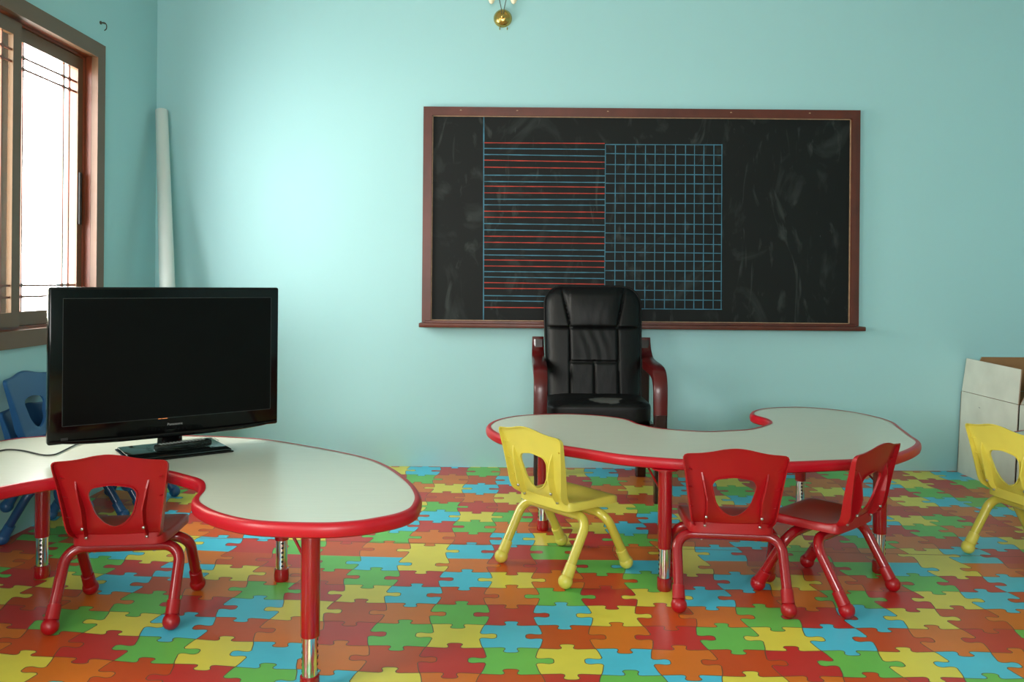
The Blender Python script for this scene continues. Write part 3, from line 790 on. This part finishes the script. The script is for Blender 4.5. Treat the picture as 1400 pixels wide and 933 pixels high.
m = MB(); m.bm(bm_, 0, False); m.build('plastic_bag', M['film'], rm, auto=0)

# power cable lying on the table
def tpt(px, py, h):
    dx, dy = px-704, py-384; c, s = math.cos(R(.5)), math.sin(R(.5)); a, b_ = (dx*c+dy*s)/1130, (-dx*s+dy*c)/1130
    Y = (HC-h)/b_; return (a*Y, Y, h)
P = [tpt(*q, TH+.0044) for q in ((150, 602), (135, 603), (120, 604.6), (108, 607), (99, 610.5), (86, 617), (73.7, 622), (58, 622.3), (34, 617), (14, 615), (0, 616.6), (-18, 621), (-40, 630))]
x, y, z = P[0]; P = [(x+.10, y+.10, TH+.05), (x+.04, y+.05, TH+.012)]+P
m = MB(); m.tube(cat(P, 6, False), .0030, 8); tag(m.build('power_cable', M['cable']), 'thin black cable trailing left across the table from the television', 'cable')

# ------------------------------------------------------------------ cardboard box
bx = thing('cardboard_box', 'open white cardboard box with raised flaps standing against the wall at the right', 'box', (2.937, 4.575, 0))
def slab(m, q, t, inward, mi_out=0, mi_in=1, mi_e=2):
    """a card panel: quad q (outer face) with thickness t along inward"""
    a = [Vector(p) for p in q]; b_ = [p+Vector(inward)*t for p in a]
    m.add(a, [(0, 1, 2, 3)], mi_out, False); m.add(b_, [(3, 2, 1, 0)], mi_in, False)
    for i in range(4): m.add([a[i], a[(i+1) % 4], b_[(i+1) % 4], b_[i]], [(0, 1, 2, 3)], mi_e, False)
CM = [M['card_white'], M['card_brown'], M['card_cut'], M['ink']]
hx, ya, yb2, hb = .33, -.275, .28, .475
m = MB(); tk = .006; lean = .02
slab(m, [(-hx, ya, 0), (-hx, yb2, 0), (-hx+lean, yb2, hb), (-hx+lean, ya, hb)], tk, (1, 0, 0))
slab(m, [(hx, ya, 0), (hx, yb2, 0), (hx-lean, yb2, hb), (hx-lean, ya, hb)], tk, (-1, 0, 0))
slab(m, [(-hx, ya, 0), (hx, ya, 0), (hx-lean, ya, hb), (-hx+lean, ya, hb)], tk, (0, 1, 0))
slab(m, [(-hx, yb2, 0), (hx, yb2, 0), (hx-lean, yb2, hb), (-hx+lean, yb2, hb)], tk, (0, -1, 0))
m.box((-hx+.006, ya+.006, .002), (hx-.006, yb2-.006, .01), 1)
# scribbled pencil strokes on the side seen from the room
for y0_, z0_, y1_, z1_ in ((.10, .282, .085, .302), (.075, .285, .07, .312), (.055, .312, .04, .296), (.095, .278, .045, .272), (.04, .40, .043, .432), (.075, .405, .09, .408)):
    def fx(z): return -hx+lean*z/hb-.0006
    m.add([(fx(z0_), y0_, z0_-.0015), (fx(z1_), y1_, z1_-.0015), (fx(z1_), y1_, z1_+.0015), (fx(z0_), y0_, z0_+.0015)], [(0, 1, 2, 3)], 3, False)
m.build('box_body', CM, bx)
def flap(q, inward, nm='flap'):
    f = MB(); slab(f, q, tk, inward); f.build(nm, CM, bx)
z2 = .665
flap([(-hx+lean, ya+.006, hb+.003), (-hx+lean, yb2-.006, hb+.003), (-hx+lean+.022, yb2-.014, z2+.004), (-hx+lean+.018, ya+.012, z2-.006)], (1, 0, 0))
flap([(hx-lean, ya+.006, hb+.003), (hx-lean, yb2-.006, hb+.003), (hx-lean+.03, yb2-.014, z2), (hx-lean+.03, ya+.012, z2-.006)], (-1, 0, 0))
flap([(-hx+lean+.02, yb2, hb+.003), (hx-lean-.01, yb2, hb+.003), (hx-lean-.02, yb2-.012, z2+.012), (-hx+lean+.11, yb2-.012, z2+.012)], (0, -1, 0))
flap([(-hx+lean+.012, ya, hb+.003), (hx-lean-.01, ya, hb+.003), (hx-lean-.02, ya-.10, z2-.03), (-hx+lean+.02, ya-.10, z2-.03)], (0, 1, 0))

# ------------------------------------------------------------------ paper roll in the corner
pr = MB(); A = Vector((-1.79, 4.36, .002)); B = Vector((-2.064, 4.805, 2.10)); d = (B-A)
qd = d.to_track_quat('Z', 'Y').to_matrix().to_4x4(); Ln = d.length
prof = [(.047, .03), (.0455, Ln*.25), (.041, Ln*.5), (.0365, Ln*.8), (.034, Ln-.03), (.0315, Ln-.03), (.0315, Ln-.3)]
pr.lathe(prof, 32, 0, qd)
m_ = pr.build('paper_roll', M['paper'], None, A, auto=50)
tag(m_, 'long white paper roll leaning upright in the corner behind the television', 'paper roll')

# ------------------------------------------------------------------ wall lamp at the top of the back wall
sl = thing('wall_lamp', 'brass wall lamp with cream shades above the blackboard', 'wall lamp', (-.085, YB-.001, 2.645))
m = MB(); mt_ = Matrix.Rotation(R(90), 4, 'X')
m.lathe([(.054, 0), (.054, .004), (.052, .010), (.046, .022), (.036, .031), (.022, .037), (.008, .039)], 32, 0, mt_)
m.lathe([(.012, .036), (.011, .046), (.004, .052)], 16, 0, mt_)
for sx in (-1, 1): m.lathe([(.003, 0), (.003, .012), (.0015, .016)], 8, 0, Matrix.Translation((sx*.022+.005, -.006, -.054)) @ Matrix.Rotation(R(180), 4, 'X'))
m.build('wall_plate', M['brass'], sl)
for sx in (-1, 1):
    m = MB(); arm = cat([(sx*.006, -.04, .02), (sx*.010, -.048, .05), (sx*.022, -.06, .10), (sx*.04, -.075, .16), (sx*.058, -.085, .17), (sx*.064, -.088, .15)], 6, False)
    m.tube(arm, .0022, 8); ao = m.build('arm', M['wire'], sl)
    m = MB(); mt2 = Matrix.Translation((sx*.064, -.088, .056))
    m.lathe([(.003, 0), (.012, .006), (.019, .022), (.021, .045), (.018, .075), (.012, .092), (.010, .098)], 20, 0, mt2); m.build('shade', M['shade'], ao)

# hook on the left wall
m = MB()
m.lathe([(.009, 0), (.009, .004), (.004, .006)], 12, 0, Matrix.Rotation(R(90), 4, 'Y'))
m.tube(cat([(.002, 0, 0), (.02, 0, 0), (.03, .002, -.012), (.028, .004, -.03), (.018, .005, -.038)], 5, False), .0028, 8)
m.tube([(.004, 0, 0), (.012, .03, .002)], .002, 6)
tag(m.build('wall_hook', M['wire'], None, (XL, 4.205, 2.395)), 'small dark metal hook on the wall above the window corner', 'hook')

# ------------------------------------------------------------------ view
S.view_settings.view_transform = 'Standard'; S.view_settings.look = 'None'; S.view_settings.gamma = 1; S.view_settings.use_curve_mapping = False
S.view_settings.exposure = 0.70
S.cycles.use_denoising = True
S.cycles.max_bounces = 10; S.cycles.diffuse_bounces = 6; S.cycles.transparent_max_bounces = 16
S.cycles.sample_clamp_indirect = 8
